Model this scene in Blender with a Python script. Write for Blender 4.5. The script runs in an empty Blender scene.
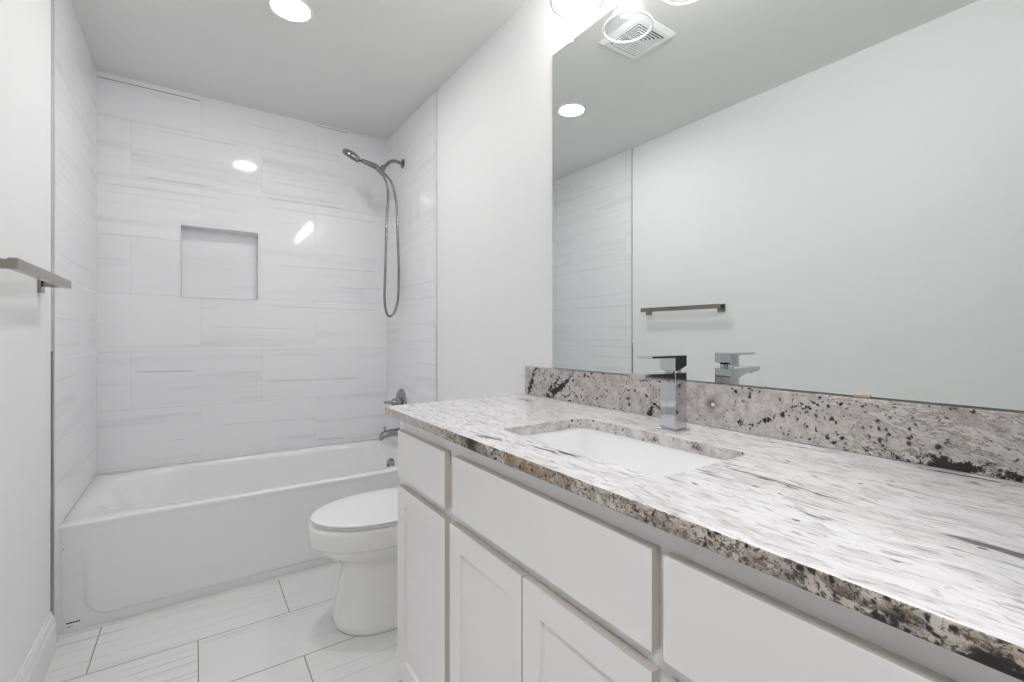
import bpy, bmesh, math, random
from mathutils import Vector, Matrix

# ------------------------------------------------------------------ camera, world, exposure
SC = bpy.context.scene
COL = SC.collection
W, D, H = 1.524, 3.152, 2.4665            # room width (x), depth (y), height (z)

cam_d = bpy.data.cameras.new('camera')
cam = bpy.data.objects.new('camera', cam_d)
COL.objects.link(cam)
cam.location = (0.4221, 0.0, 1.119)
cam.rotation_euler = (math.radians(90), 0, -0.5991)
cam_d.sensor_fit = 'HORIZONTAL'
cam_d.sensor_width = 36.0
cam_d.lens = 463.64 / 1024 * 36.0
cam_d.shift_y = -6.27 / 1024
cam_d.clip_start = 0.01
SC.camera = cam

world = bpy.data.worlds.new('world')
SC.world = world
world.use_nodes = True
world.node_tree.nodes['Background'].inputs[0].default_value = (1, 0.99, 0.97, 1)
world.node_tree.nodes['Background'].inputs[1].default_value = 0.05

SC.view_settings.view_transform = 'Standard'
SC.view_settings.look = 'None'
SC.view_settings.exposure = 0.08
SC.view_settings.gamma = 1.0
SC.view_settings.use_curve_mapping = False
SC.cycles.max_bounces = 16
SC.cycles.diffuse_bounces = 12          # small white room: let the light bounce

BULB = 106.0        # radiance of the vanity bulbs
LENS = 128.0         # radiance of the recessed ceiling light
HALL_FILL = 50.0         # radiance of the unseen fill light added in the hallway
WARM = (1.0, 0.99, 0.985)

# ------------------------------------------------------------------ material helpers
def base_mat(name, col=(0.8, 0.8, 0.8), rough=0.5, metal=0.0, spec=0.5, coat=0.0):
    m = bpy.data.materials.new(name)
    m.use_nodes = True
    b = m.node_tree.nodes['Principled BSDF']
    b.inputs['Base Color'].default_value = (*col, 1)
    b.inputs['Roughness'].default_value = rough
    b.inputs['Metallic'].default_value = metal
    b.inputs['Specular IOR Level'].default_value = spec
    b.inputs['Coat Weight'].default_value = coat
    b.inputs['Coat Roughness'].default_value = 0.06
    return m

class NT:
    """tiny node builder"""
    def __init__(s, m):
        s.m = m; s.t = m.node_tree; s.n = s.t.nodes; s.l = s.t.links
        s.b = s.n.get('Principled BSDF')
    def put(s, sock, v):
        if isinstance(v, bpy.types.NodeSocket): s.l.new(v, sock)
        elif isinstance(v, (tuple, list)) and len(v) == 3 and sock.type == 'RGBA': sock.default_value = (*v, 1)
        else: sock.default_value = v
    def math(s, op, a, b=None, c=None, clamp=False):
        n = s.n.new('ShaderNodeMath'); n.operation = op; n.use_clamp = clamp
        s.put(n.inputs[0], a)
        if b is not None: s.put(n.inputs[1], b)
        if c is not None: s.put(n.inputs[2], c)
        return n.outputs[0]
    def obj(s):
        return s.n.new('ShaderNodeTexCoord').outputs['Object']
    def sep(s, v):
        n = s.n.new('ShaderNodeSeparateXYZ'); s.l.new(v, n.inputs[0]); return n.outputs
    def comb(s, x, y, z):
        n = s.n.new('ShaderNodeCombineXYZ')
        for i, v in enumerate((x, y, z)): s.put(n.inputs[i], v)
        return n.outputs[0]
    def vmath(s, op, a, b):
        n = s.n.new('ShaderNodeVectorMath'); n.operation = op
        s.put(n.inputs[0], a); s.put(n.inputs[1], b); return n.outputs[0]
    def noise(s, v, scale=1.0, detail=4.0, rough=0.55, dist=0.0, col=False):
        n = s.n.new('ShaderNodeTexNoise'); s.l.new(v, n.inputs['Vector'])
        n.inputs['Scale'].default_value = scale; n.inputs['Detail'].default_value = detail
        n.inputs['Roughness'].default_value = rough; n.inputs['Distortion'].default_value = dist
        return n.outputs['Color' if col else 'Fac']
    def sstep(s, v, lo, hi):
        n = s.n.new('ShaderNodeMapRange'); n.interpolation_type = 'SMOOTHSTEP'
        s.put(n.inputs['Value'], v)
        if lo <= hi:
            n.inputs['From Min'].default_value = lo; n.inputs['From Max'].default_value = hi
        else:
            n.inputs['From Min'].default_value = hi; n.inputs['From Max'].default_value = lo
            n.inputs['To Min'].default_value = 1.0; n.inputs['To Max'].default_value = 0.0
        return n.outputs['Result']
    def mix(s, f, a, b):
        n = s.n.new('ShaderNodeMix'); n.data_type = 'RGBA'
        s.put(n.inputs['Factor'], f); s.put(n.inputs['A'] if False else n.inputs[6], a); s.put(n.inputs[7], b)
        return n.outputs[2]
    def color(s, c): s.l.new(c, s.b.inputs['Base Color'])
    def bump(s, h, strength=0.2, dist=0.002):
        n = s.n.new('ShaderNodeBump'); n.inputs['Strength'].default_value = strength
        n.inputs['Distance'].default_value = dist
        s.l.new(h, n.inputs['Height']); s.l.new(n.outputs[0], s.b.inputs['Normal'])

def paint(name, col, rough=0.55, bump=0.04, spec=0.35):
    m = base_mat(name, col, rough, spec=spec)
    t = NT(m)
    h = t.noise(t.obj(), 420.0, 2.0)
    t.bump(h, bump, 0.001)
    return m

def tile_mat(name, ua, va, u0, v0, base, grout, mortar, vein=(0.36, 0.36, 0.38), rough=0.06,
             vstr=0.5, lines=True, spec=0.5, streak=15.0, veins=(), tilt=0.0):
    """striped white porcelain: ua / va are the axes along and across the tile"""
    m = base_mat(name, base, rough, spec=spec)
    t = NT(m)
    xyz = t.sep(t.obj())
    u = t.math('SUBTRACT', xyz[ua], u0)
    v = t.math('SUBTRACT', xyz[va], v0)
    br = t.n.new('ShaderNodeTexBrick')
    br.offset = 0.5; br.offset_frequency = 2; br.squash = 1.0
    t.l.new(t.comb(u, v, 0.0), br.inputs['Vector'])
    br.inputs['Color1'].default_value = (0, 0, 0, 1); br.inputs['Color2'].default_value = (1, 1, 1, 1)
    br.inputs['Mortar'].default_value = (0.5, 0.5, 0.5, 1)
    br.inputs['Scale'].default_value = 1.0
    br.inputs['Mortar Size'].default_value = mortar
    br.inputs['Mortar Smooth'].default_value = 0.15
    br.inputs['Bias'].default_value = 0.0
    br.inputs['Brick Width'].default_value = 0.61
    br.inputs['Row Height'].default_value = 0.305
    r = t.sep(br.outputs['Color'])[0]
    rr = t.math('MULTIPLY', r, 41.0)
    wob = t.math('MULTIPLY', t.math('SUBTRACT', t.noise(t.comb(u, v, rr), 3.0, 3.0), 0.5), 0.03)
    v2 = t.math('ADD', v, wob)
    p1 = t.comb(t.math('MULTIPLY', u, 0.9), t.math('MULTIPLY', v2, streak), rr)
    n1 = t.noise(p1, 1.0, 7.0, 0.62)
    p2 = t.comb(t.math('MULTIPLY', u, 1.6), t.math('MULTIPLY', v2, streak * 2.9), t.math('ADD', rr, 7.3))
    n2 = t.noise(p2, 1.0, 5.0, 0.6)
    p3 = t.comb(t.math('MULTIPLY', u, 2.2), t.math('MULTIPLY', v2, 5.0), t.math('ADD', rr, 3.1))
    gate = t.sstep(t.noise(p3, 1.0, 2.0), 0.46, 0.66)
    soft = t.math('MULTIPLY', t.sstep(n1, 0.50, 0.78), 0.55)
    hard = t.math('MULTIPLY', t.math('MULTIPLY', t.sstep(n2, 0.60, 0.74), gate), 0.75)
    tot = t.math('MULTIPLY', t.math('ADD', soft, hard, clamp=True), vstr)
    # the most marked veins and one painted lippage shadow, at their place (centre along, centre across, half length, drift, thickness, strength)
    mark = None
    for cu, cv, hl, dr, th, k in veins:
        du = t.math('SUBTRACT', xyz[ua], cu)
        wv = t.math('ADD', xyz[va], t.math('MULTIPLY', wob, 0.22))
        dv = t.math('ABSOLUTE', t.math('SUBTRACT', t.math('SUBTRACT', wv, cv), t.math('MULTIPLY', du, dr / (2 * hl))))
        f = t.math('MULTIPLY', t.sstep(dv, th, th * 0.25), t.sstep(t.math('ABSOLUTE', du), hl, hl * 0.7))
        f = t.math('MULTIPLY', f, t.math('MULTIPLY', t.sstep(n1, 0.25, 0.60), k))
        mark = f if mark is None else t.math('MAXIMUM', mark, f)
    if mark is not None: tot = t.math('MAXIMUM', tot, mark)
    # each tile comes out of the box in a slightly different white
    tone = t.math('MULTIPLY', t.math('SUBTRACT', r, 0.5), 0.10)
    c0 = t.mix(t.math('ADD', 0.5, tone), tuple(min(1, c * 0.80) for c in base), tuple(min(1, c * 1.20) for c in base))
    c = t.mix(tot, c0, vein)
    if lines:
        c = t.mix(br.outputs['Fac'], c, grout)
        t.bump(t.math('SUBTRACT', 1.0, br.outputs['Fac']), 0.25, 0.0015)
        rg = t.math('ADD', rough, t.math('MULTIPLY', br.outputs['Fac'], 0.5))
        t.l.new(rg, t.b.inputs['Roughness'])
    t.color(c)
    if tilt and not lines: pass
    elif tilt:                                  # lippage: no two tiles lie in quite the same plane
        g = t.n.new('ShaderNodeNewGeometry').outputs['Normal']
        r2 = t.math('FRACT', t.math('MULTIPLY', r, 17.3)); r3 = t.math('FRACT', t.math('MULTIPLY', r, 53.7))
        a = [0.0, 0.0, 0.0]
        a[ua] = t.math('MULTIPLY', t.math('SUBTRACT', r2, 0.5), tilt); a[va] = t.math('MULTIPLY', t.math('SUBTRACT', r3, 0.5), tilt)
        wv_ = t.math('MULTIPLY', t.math('SUBTRACT', t.noise(t.obj(), 6.0, 1.0), 0.5), tilt * 0.9)
        a[va] = t.math('ADD', a[va], wv_)
        nn = t.vmath('NORMALIZE', t.vmath('ADD', g, t.comb(*a)), (0, 0, 0))
        bn = [n for n in t.n if n.type == 'BUMP'][0]
        t.l.new(nn, bn.inputs['Normal'])
    return m

def blob(t, xyz, ax, ay, cx, cy, sx, sy, slope=0.0):
    dx = t.math('SUBTRACT', xyz[ax], cx); dy = t.math('SUBTRACT', xyz[ay], cy)
    dx = t.math('SUBTRACT', dx, t.math('MULTIPLY', dy, slope))
    q = t.math('ADD', t.math('POWER', t.math('ABSOLUTE', t.math('DIVIDE', dx, sx)), 2.0),
               t.math('POWER', t.math('ABSOLUTE', t.math('DIVIDE', dy, sy)), 2.0))
    return t.math('EXPONENT', t.math('MULTIPLY', q, -1.0))

def granite_top():
    m = base_mat('granite_polished', rough=0.17, spec=0.45)
    t = NT(m); o = t.obj(); s = t.sep(o)
    w = t.noise(o, 3.0, 3.0, col=True)
    p = t.vmath('ADD', o, t.vmath('MULTIPLY', t.vmath('SUBTRACT', w, (0.5, 0.5, 0.5)), (0.09, 0.09, 0.09)))
    w2 = t.noise(o, 38.0, 2.0, col=True)
    p = t.vmath('ADD', p, t.vmath('MULTIPLY', t.vmath('SUBTRACT', w2, (0.5, 0.5, 0.5)), (0.007, 0.007, 0.007)))
    q = t.sep(p)
    def st(fx, fy): return t.comb(t.math('MULTIPLY', q[0], fx), t.math('MULTIPLY', q[1], fy), t.math('MULTIPLY', q[2], fx))
    n1 = t.noise(st(55.0, 11.0), 1.0, 7.0, 0.66)
    n2 = t.noise(st(150.0, 26.0), 1.0, 5.0, 0.62)
    n3 = t.noise(st(90.0, 9.0), 1.0, 6.0, 0.70)
    patch = t.noise(st(9.0, 2.6), 1.0, 4.0)
    c = t.mix(t.sstep(n1, 0.42, 0.68), (0.80, 0.79, 0.80), (0.60, 0.58, 0.585))
    c = t.mix(t.math('MULTIPLY', t.sstep(patch, 0.52, 0.74), 0.45), c, (0.56, 0.53, 0.53))
    c = t.mix(t.math('MULTIPLY', t.sstep(n2, 0.53, 0.65), 0.70), c, (0.31, 0.29, 0.29))
    gate = t.sstep(patch, 0.40, 0.60)
    c = t.mix(t.math('MULTIPLY', t.math('MULTIPLY', t.sstep(n3, 0.58, 0.67), gate), 0.8), c, (0.22, 0.20, 0.20))
    c = t.mix(t.math('MULTIPLY', t.sstep(n2, 0.44, 0.30), 0.45), c, (0.88, 0.875, 0.88))
    # the long dark veins of this slab
    dark = None
    for (cx, cy, sx, sy, sl, k) in ((1.185, 0.37, 0.012, 0.10, 0.10, 1.0), (1.145, 0.115, 0.008, 0.06, 0.05, 1.0),
                                    (1.140, 0.49, 0.010, 0.06, 0.1, .8), (0.975, 0.90, 0.016, 0.075, -0.30, .85),
                                    (1.015, 0.74, 0.014, 0.10, -0.15, .75), (1.40, 1.36, 0.02, 0.08, 0.3, .75),
                                    (1.25, 1.40, 0.02, 0.10, 0.4, .5), (1.085, 0.27, 0.010, 0.05, 0.1, .6),
                                    (1.46, 0.50, 0.012, 0.14, 0.0, .5), (1.06, 1.12, 0.02, 0.10, 0.1, .5), (1.475, 0.18, 0.010, 0.12, 0.0, .7)):
        b = t.math('MULTIPLY', blob(t, s, 0, 1, cx, cy, sx, sy, sl), k)
        dark = b if dark is None else t.math('MAXIMUM', dark, b)
    nz = t.sstep(t.math('ADD', t.noise(st(120.0, 12.0), 1.0, 5.0, 0.6), t.math('MULTIPLY', dark, 0.22)), 0.58, 0.70)
    c = t.mix(t.math('MULTIPLY', nz, t.sstep(dark, 0.05, 0.6)), c, (0.075, 0.07, 0.075))
    c = t.mix(t.math('MULTIPLY', dark, 0.15), c, (0.38, 0.375, 0.38))
    # garnet flecks
    vo = t.n.new('ShaderNodeTexVoronoi'); t.l.new(st(60.0, 30.0), vo.inputs['Vector']); vo.inputs['Scale'].default_value = 1.0
    fl = t.math('MULTIPLY', t.sstep(vo.outputs['Distance'], 0.22, 0.12), t.sstep(t.sep(vo.outputs['Color'])[0], 0.88, 0.89))
    c = t.mix(fl, c, (0.13, 0.07, 0.085))
    t.color(c)
    return m

def granite_edge(name, kind):
    """the grain seen across the slab: slab edges and the upright backsplash"""
    m = base_mat(name, rough=0.22 if kind == 'edge' else 0.15, spec=0.45)
    t = NT(m); o = t.obj(); s = t.sep(o)
    w = t.noise(o, 9.0, 3.0, col=True)
    p = t.vmath('ADD', o, t.vmath('MULTIPLY', t.vmath('SUBTRACT', w, (0.5, 0.5, 0.5)), (0.04, 0.04, 0.04)))
    w2 = t.noise(o, 85.0, 3.0, 0.6, col=True)
    p = t.vmath('ADD', p, t.vmath('MULTIPLY', t.vmath('SUBTRACT', w2, (0.5, 0.5, 0.5)), (0.012, 0.012, 0.012)))
    q = t.sep(p)
    n_fine = t.noise(p, 150.0, 5.0, 0.68)
    n_mid = t.noise(p, 34.0, 5.0, 0.62)
    n_big = t.noise(p, 8.0, 3.0)
    # streaks leaning a little against the slab
    lean = t.math('ADD', q[2], t.math('MULTIPLY', q[1], -0.16))
    st = t.comb(q[0], t.math('MULTIPLY', q[1], 22.0), t.math('MULTIPLY', lean, 95.0))
    n_st = t.noise(st, 1.0, 6.0, 0.62)
    ridge = t.sstep(t.math('ABSOLUTE', t.math('SUBTRACT', n_st, 0.5)), 0.045, 0.0)
    def flecks(scale, share, r0, r1):
        vo = t.n.new('ShaderNodeTexVoronoi'); t.l.new(p, vo.inputs['Vector']); vo.inputs['Scale'].default_value = scale
        cc = t.sep(vo.outputs['Color'])
        keep = t.sstep(t.math('ADD', cc[0], t.math('MULTIPLY', t.math('SUBTRACT', n_big, 0.5), 0.9)), 1 - share, 1 - share + 0.02)
        d = t.math('DIVIDE', vo.outputs['Distance'], t.math('ADD', 0.55, cc[1]))
        return t.math('MULTIPLY', t.sstep(d, r1, r0), keep)
    if kind == 'edge':
        c = t.mix(t.sstep(n_mid, 0.38, 0.62), (0.66, 0.60, 0.545), (0.43, 0.38, 0.33))
        c = t.mix(t.math('MULTIPLY', ridge, 0.85), c, (0.14, 0.105, 0.075))
        c = t.mix(t.math('MULTIPLY', t.sstep(n_fine, 0.52, 0.60), 0.9), c, (0.06, 0.048, 0.04))
        brown = t.math('MULTIPLY', blob(t, s, 1, 1, 0.72, 0.72, 0.17, 0.17), t.sstep(n_mid, 0.42, 0.58))
        c = t.mix(t.math('MULTIPLY', brown, 0.7), c, (0.27, 0.18, 0.09))
        pale = t.math('MULTIPLY', t.sstep(s[1], 1.02, 1.15), 0.65)
        c = t.mix(pale, c, (0.60, 0.575, 0.545))
        c = t.mix(flecks(120.0, 0.22, 0.2, 0.42), c, (0.035, 0.03, 0.03))
        black = t.math('MULTIPLY', blob(t, s, 1, 1, 0.915, 0.915, 0.06, 0.06), t.sstep(n_mid, 0.28, 0.42))
        zf = t.sstep(s[2], 0.880, 0.868)
        low = t.math('MULTIPLY', t.math('MULTIPLY', t.sstep(s[1], 0.34, 0.12), zf), t.sstep(t.math('ADD', n_st, t.math('MULTIPLY', n_mid, 0.4)), 0.60, 0.72))
        c = t.mix(t.math('MAXIMUM', black, low), c, (0.028, 0.024, 0.022))
    elif kind == 'cutout':
        c = t.mix(t.sstep(n_mid, 0.35, 0.65), (0.70, 0.69, 0.685), (0.50, 0.48, 0.475))
        c = t.mix(t.math('MULTIPLY', t.sstep(n_fine, 0.54, 0.64), 0.7), c, (0.20, 0.18, 0.18))
        c = t.mix(flecks(95.0, 0.16, 0.2, 0.42), c, (0.06, 0.05, 0.05))
        red = t.math('MAXIMUM', blob(t, s, 1, 2, 0.722, 0.868, 0.010, 0.008), blob(t, s, 1, 2, 0.612, 0.874, 0.016, 0.008))
        c = t.mix(t.math('MULTIPLY', red, t.sstep(n_fine, 0.40, 0.5)), c, (0.09, 0.03, 0.035))
    else:
        c = t.mix(t.sstep(n_mid, 0.34, 0.66), (0.61, 0.575, 0.56), (0.41, 0.375, 0.36))
        c = t.mix(t.math('MULTIPLY', t.sstep(n_fine, 0.52, 0.66), 0.65), c, (0.27, 0.245, 0.235))
        right = t.sstep(t.math('ADD', s[1], t.math('MULTIPLY', n_big, 0.3)), 0.72, 0.50)
        c = t.mix(t.math('MULTIPLY', right, t.sstep(n_st, 0.40, 0.52)), c, (0.66, 0.63, 0.60))
        c = t.mix(t.math('MULTIPLY', t.math('MULTIPLY', right, ridge), 0.9), c, (0.20, 0.165, 0.14))
        c = t.mix(t.math('MULTIPLY', t.math('MULTIPLY', right, t.sstep(n_st, 0.56, 0.66)), 0.6), c, (0.33, 0.29, 0.265))
        c = t.mix(flecks(85.0, 0.22, 0.18, 0.40), c, (0.040, 0.033, 0.034))
        c = t.mix(flecks(150.0, 0.20, 0.18, 0.45), c, (0.09, 0.08, 0.08))
        vein = None
        for (cy, cz, sy, sz, sl, k) in ((1.442, 0.940, 0.011, 0.075, -0.45, 1.15), (1.275, 0.930, 0.026, 0.055, -1.4, 1.15),
                                        (1.325, 0.903, 0.022, 0.020, -1.0, 1.0), (1.305, 0.94, 0.012, 0.05, -1.2, .9), (1.235, 0.955, 0.012, 0.03, -1.2, .8), (1.13, 0.985, 0.02, 0.012, -1.0, .7),
                                        (0.16, 0.892, 0.17, 0.012, 0.0, 1.0), (0.46, 0.965, 0.02, 0.012, -1.2, .8), (0.545, 0.925, 0.014, 0.04, -1.4, .7),
                                        (0.86, 0.915, 0.02, 0.03, -.8, .8), (0.02, 0.915, 0.07, 0.025, 0.0, .9), (0.60, 0.905, 0.03, 0.014, -0.5, .7), (0.33, 0.92, 0.05, 0.012, -0.8, .55)):
            b = t.math('MULTIPLY', blob(t, s, 1, 2, cy, cz, sy, sz, sl), k)
            vein = b if vein is None else t.math('MAXIMUM', vein, b)
        rag = t.math('ADD', t.math('MULTIPLY', t.math('SUBTRACT', n_mid, 0.5), 3.6), t.math('MULTIPLY', t.math('SUBTRACT', n_fine, 0.5), 2.6))
        rag = t.math('ADD', rag, t.math('MULTIPLY', t.math('SUBTRACT', n_st, 0.5), 1.2))
        vz = t.math('MULTIPLY', t.sstep(t.math('ADD', t.math('MULTIPLY', vein, 1.0), rag), 0.60, 0.78), t.sstep(vein, 0.06, 0.2))
        c = t.mix(vz, c, (0.03, 0.026, 0.025))
        halo = blob(t, s, 1, 2, 0.682, 0.944, 0.014, 0.012)
        c = t.mix(t.math('MULTIPLY', t.math('MULTIPLY', halo, 0.9), t.sstep(n_mid, 0.35, 0.5)), c, (0.10, 0.085, 0.08))
        c = t.mix(t.sstep(blob(t, s, 1, 2, 0.680, 0.943, 0.006, 0.005), 0.3, 0.6), c, (0.80, 0.78, 0.75))
    t.color(c)
    return m

def glow(name, col, strength):
    m = bpy.data.materials.new(name); m.use_nodes = True
    nt = m.node_tree; nt.nodes.clear()
    e = nt.nodes.new('ShaderNodeEmission'); o = nt.nodes.new('ShaderNodeOutputMaterial')
    e.inputs[0].default_value = (*col, 1); e.inputs[1].default_value = strength
    nt.links.new(e.outputs[0], o.inputs[0])
    return m

def thin_glass(name, tint=(0.97, 0.975, 0.975)):
    m = bpy.data.materials.new(name); m.use_nodes = True
    nt = m.node_tree; nt.nodes.clear()
    o = nt.nodes.new('ShaderNodeOutputMaterial'); mx = nt.nodes.new('ShaderNodeMixShader')
    tr = nt.nodes.new('ShaderNodeBsdfTransparent'); gl = nt.nodes.new('ShaderNodeBsdfGlossy')
    lw = nt.nodes.new('ShaderNodeLayerWeight'); lw.inputs[0].default_value = 0.28
    tr.inputs[0].default_value = (*tint, 1); gl.inputs[0].default_value = (1, 1, 1, 1); gl.inputs[1].default_value = 0.03
    mp = nt.nodes.new('ShaderNodeMath'); mp.operation = 'MULTIPLY_ADD'
    mp.inputs[1].default_value = 0.75; mp.inputs[2].default_value = 0.05
    nt.links.new(lw.outputs['Facing'], mp.inputs[0]); nt.links.new(mp.outputs[0], mx.inputs[0])
    nt.links.new(tr.outputs[0], mx.inputs[1]); nt.links.new(gl.outputs[0], mx.inputs[2])
    nt.links.new(mx.outputs[0], o.inputs[0])
    return m

BACK_VEINS_AND_SHADOW = ((0.39, 2.226, 0.260, 0.004, 0.0045, 0.70), (0.29, 0.919, 0.150, -0.010, 0.005, 0.63), (1.054, 0.833, 0.310, -0.012, 0.004, 0.52),  # the first entry paints the shadow line along a proud tile edge
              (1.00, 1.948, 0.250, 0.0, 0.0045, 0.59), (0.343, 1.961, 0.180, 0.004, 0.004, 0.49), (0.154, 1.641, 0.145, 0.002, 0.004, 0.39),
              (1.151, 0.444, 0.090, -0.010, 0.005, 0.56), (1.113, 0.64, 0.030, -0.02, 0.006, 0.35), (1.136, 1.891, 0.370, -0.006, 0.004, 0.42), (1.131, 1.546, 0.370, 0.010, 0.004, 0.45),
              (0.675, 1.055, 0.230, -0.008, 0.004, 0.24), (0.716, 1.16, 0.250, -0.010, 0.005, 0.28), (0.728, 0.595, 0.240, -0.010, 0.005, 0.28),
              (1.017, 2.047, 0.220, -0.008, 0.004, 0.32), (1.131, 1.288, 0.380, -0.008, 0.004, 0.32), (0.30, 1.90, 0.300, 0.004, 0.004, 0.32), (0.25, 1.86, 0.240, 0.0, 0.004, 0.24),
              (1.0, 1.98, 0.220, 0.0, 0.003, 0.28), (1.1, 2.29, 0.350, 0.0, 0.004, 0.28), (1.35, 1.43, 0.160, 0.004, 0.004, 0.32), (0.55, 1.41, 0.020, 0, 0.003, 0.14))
FLOOR_VEINS = ((0.105, 2.290, 0.12, 0.0, 0.0040, 0.85), (0.09, 2.225, 0.10, 0.0, 0.0048, 0.51), (0.09, 2.135, 0.10, 0.0, 0.0040, 0.42), (0.40, 2.135, 0.26, 0.0, 0.0032, 0.42),
               (0.33, 1.965, 0.11, 0.0, 0.0044, 0.85), (0.345, 1.925, 0.10, 0.0, 0.0048, 0.85), (0.32, 2.005, 0.13, 0.0, 0.0032, 0.51), (0.36, 1.865, 0.09, 0.0, 0.0040, 0.68), (0.37, 1.84, 0.08, 0.0, 0.0032, 0.51),
               (0.52, 2.022, 0.09, 0.0, 0.0032, 0.59), (0.68, 2.030, 0.22, 0.0, 0.0048, 0.47), (0.64, 2.005, 0.18, 0.0, 0.0040, 0.34), (0.92, 1.62, 0.16, 0.0, 0.0032, 0.42), (0.95, 1.56, 0.2, 0.0, 0.0032, 0.34))
SIDE_VEINS = ((2.66, 2.05, 0.450, 0.0, 0.004, 0.25), (2.62, 1.70, 0.420, 0.0, 0.005, 0.21), (2.75, 1.42, 0.450, 0.0, 0.004, 0.25), (2.50, 1.18, 0.300, 0.0, 0.004, 0.25), (2.45, 0.95, 0.225, 0, 0.005, 0.25),
              (2.5, 1.08, 0.210, 0, 0.005, 0.21), (2.9, 0.55, 0.300, 0, 0.005, 0.29), (2.85, 2.15, 0.450, 0, 0.005, 0.21), (2.7, 1.80, 0.450, 0, 0.004, 0.21), (2.55, 1.33, 0.270, 0, .004, 0.21))
M = {}
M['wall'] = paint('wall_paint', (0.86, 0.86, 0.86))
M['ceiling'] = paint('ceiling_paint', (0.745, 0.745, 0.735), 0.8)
M['trim'] = paint('white_trim_paint', (0.80, 0.80, 0.80), 0.35, 0.01)
M['cabinet'] = paint('cabinet_paint', (0.88, 0.875, 0.87), 0.38, 0.015)
M['cabinet_edge'] = paint('taupe_edge', (0.60, 0.575, 0.53), 0.5, 0.02)  # darker taupe for the edges of drawer and door fronts
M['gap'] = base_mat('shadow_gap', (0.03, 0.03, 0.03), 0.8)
TB = (0.87, 0.87, 0.90)
M['tile_back'] = tile_mat('shower_tile_back', 0, 2, 0.143, 0.418, TB, (0.66, 0.66, 0.67), 0.0011, vstr=0.45, veins=BACK_VEINS_AND_SHADOW, tilt=0.010)
M['tile_side'] = tile_mat('shower_tile_side', 1, 2, 0.20, 0.418, TB, (0.58, 0.58, 0.59), 0.0011, vstr=0.5, veins=SIDE_VEINS, tilt=0.010)
M['tile_niche'] = tile_mat('shower_tile_niche', 0, 2, 0.0, 0.2, TB, (0.6, 0.6, 0.61), 0.0011, vstr=0.4, lines=False)
M['tile_floor'] = tile_mat('floor_tile', 0, 1, 0.125, 1.745, (0.80, 0.80, 0.80), (0.25, 0.21, 0.16), 0.0019,
                           vein=(0.38, 0.37, 0.36), rough=0.2, vstr=0.5, streak=11.0, veins=FLOOR_VEINS)
M['porcelain'] = base_mat('white_porcelain', (0.86, 0.86, 0.855), 0.10, spec=0.5, coat=0.3)
M['enamel'] = base_mat('white_tub_enamel', (0.86, 0.86, 0.86), 0.14, spec=0.5, coat=0.3)
M['seat'] = base_mat('white_seat_plastic', (0.86, 0.86, 0.86), 0.18)
M['chrome'] = base_mat('chrome', (0.62, 0.63, 0.65), 0.05, 1.0)
M['plated'] = base_mat('dull_chrome', (0.36, 0.36, 0.37), 0.09, 1.0)
M['steel'] = base_mat('brushed_steel', (0.32, 0.315, 0.31), 0.10, 1.0)
M['nickel'] = base_mat('brushed_nickel', (0.31, 0.295, 0.27), 0.2, 1.0)
M['strip'] = base_mat('satin_aluminium', (0.62, 0.62, 0.63), 0.4, 0.7)
M['rubber'] = base_mat('grey_rubber', (0.16, 0.16, 0.165), 0.5)
M['mirror'] = base_mat('silvered_glass', (0.855, 0.88, 0.87), 0.0, 1.0)
M['mirror_edge'] = base_mat('ground_glass_edge', (0.30, 0.36, 0.35), 0.25)
M['clear'] = base_mat('clear_plastic', (0.85, 0.86, 0.86), 0.15)
M['brass'] = base_mat('brass_clip', (0.62, 0.47, 0.32), 0.35, 0.6)
M['label'] = base_mat('dark_print', (0.03, 0.03, 0.03), 0.6)
M['label2'] = base_mat('faint_print', (0.38, 0.38, 0.38), 0.6)
M['bolt'] = base_mat('aged_bolt', (0.42, 0.34, 0.24), 0.4, 0.4)
M['vent'] = base_mat('white_vent_plastic', (0.82, 0.82, 0.82), 0.4)
M['granite'] = granite_top()
M['granite_edge'] = granite_edge('granite_edge', 'edge')
M['granite_cutout'] = granite_edge('granite_cutout', 'cutout')
M['granite_splash'] = granite_edge('granite_splash', 'splash')
M['bulb'] = glow('lit_bulb', WARM, BULB)
M['lens'] = glow('lit_lens', WARM, LENS)
M['hall_fill_lens'] = glow('lit_hall_fill', WARM, HALL_FILL)
M['glass'] = thin_glass('clear_glass')
M['glass_rim'] = base_mat('thick_glass_rim', (0.92, 0.93, 0.93), 0.08)

# ------------------------------------------------------------------ mesh helpers (all built in room coordinates)
def link(name, bm, m, parent=None, origin=None, smooth=False, bevel=0.0, seg=2, kind=None, angle=35):
    """bm -> ONE mesh object; room coordinates are kept whatever its parent"""
    root = parent
    off = Vector((0, 0, 0))
    while root is not None:
        off += root.location; root = root.parent
    loc = Vector(origin) if origin is not None else Vector((0, 0, 0))
    if parent is None: sub = loc
    else: sub = off; loc = Vector((0, 0, 0))
    bmesh.ops.translate(bm, verts=bm.verts, vec=-sub)
    bmesh.ops.recalc_face_normals(bm, faces=bm.faces)
    me = bpy.data.meshes.new(name); bm.to_mesh(me); bm.free()
    for mm in (m if isinstance(m, (list, tuple)) else [m]): me.materials.append(mm)
    o = bpy.data.objects.new(name, me); COL.objects.link(o)
    o.location = loc
    if parent is not None: o.parent = parent
    if smooth:
        for p in me.polygons: p.use_smooth = True
        if angle: me.set_sharp_from_angle(angle=math.radians(angle))
    if bevel > 0:
        b = o.modifiers.new('bevel', 'BEVEL'); b.width = bevel; b.segments = seg
        b.limit_method = 'ANGLE'; b.angle_limit = math.radians(40)
        b.harden_normals = False
    if kind: o['kind'] = kind
    return o

def thing(name, label, cat, loc, group=None):
    o = bpy.data.objects.new(name, None); COL.objects.link(o)
    o.empty_display_size = 0.1
    o.location = loc
    tag(o, label, cat, group)
    return o

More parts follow.
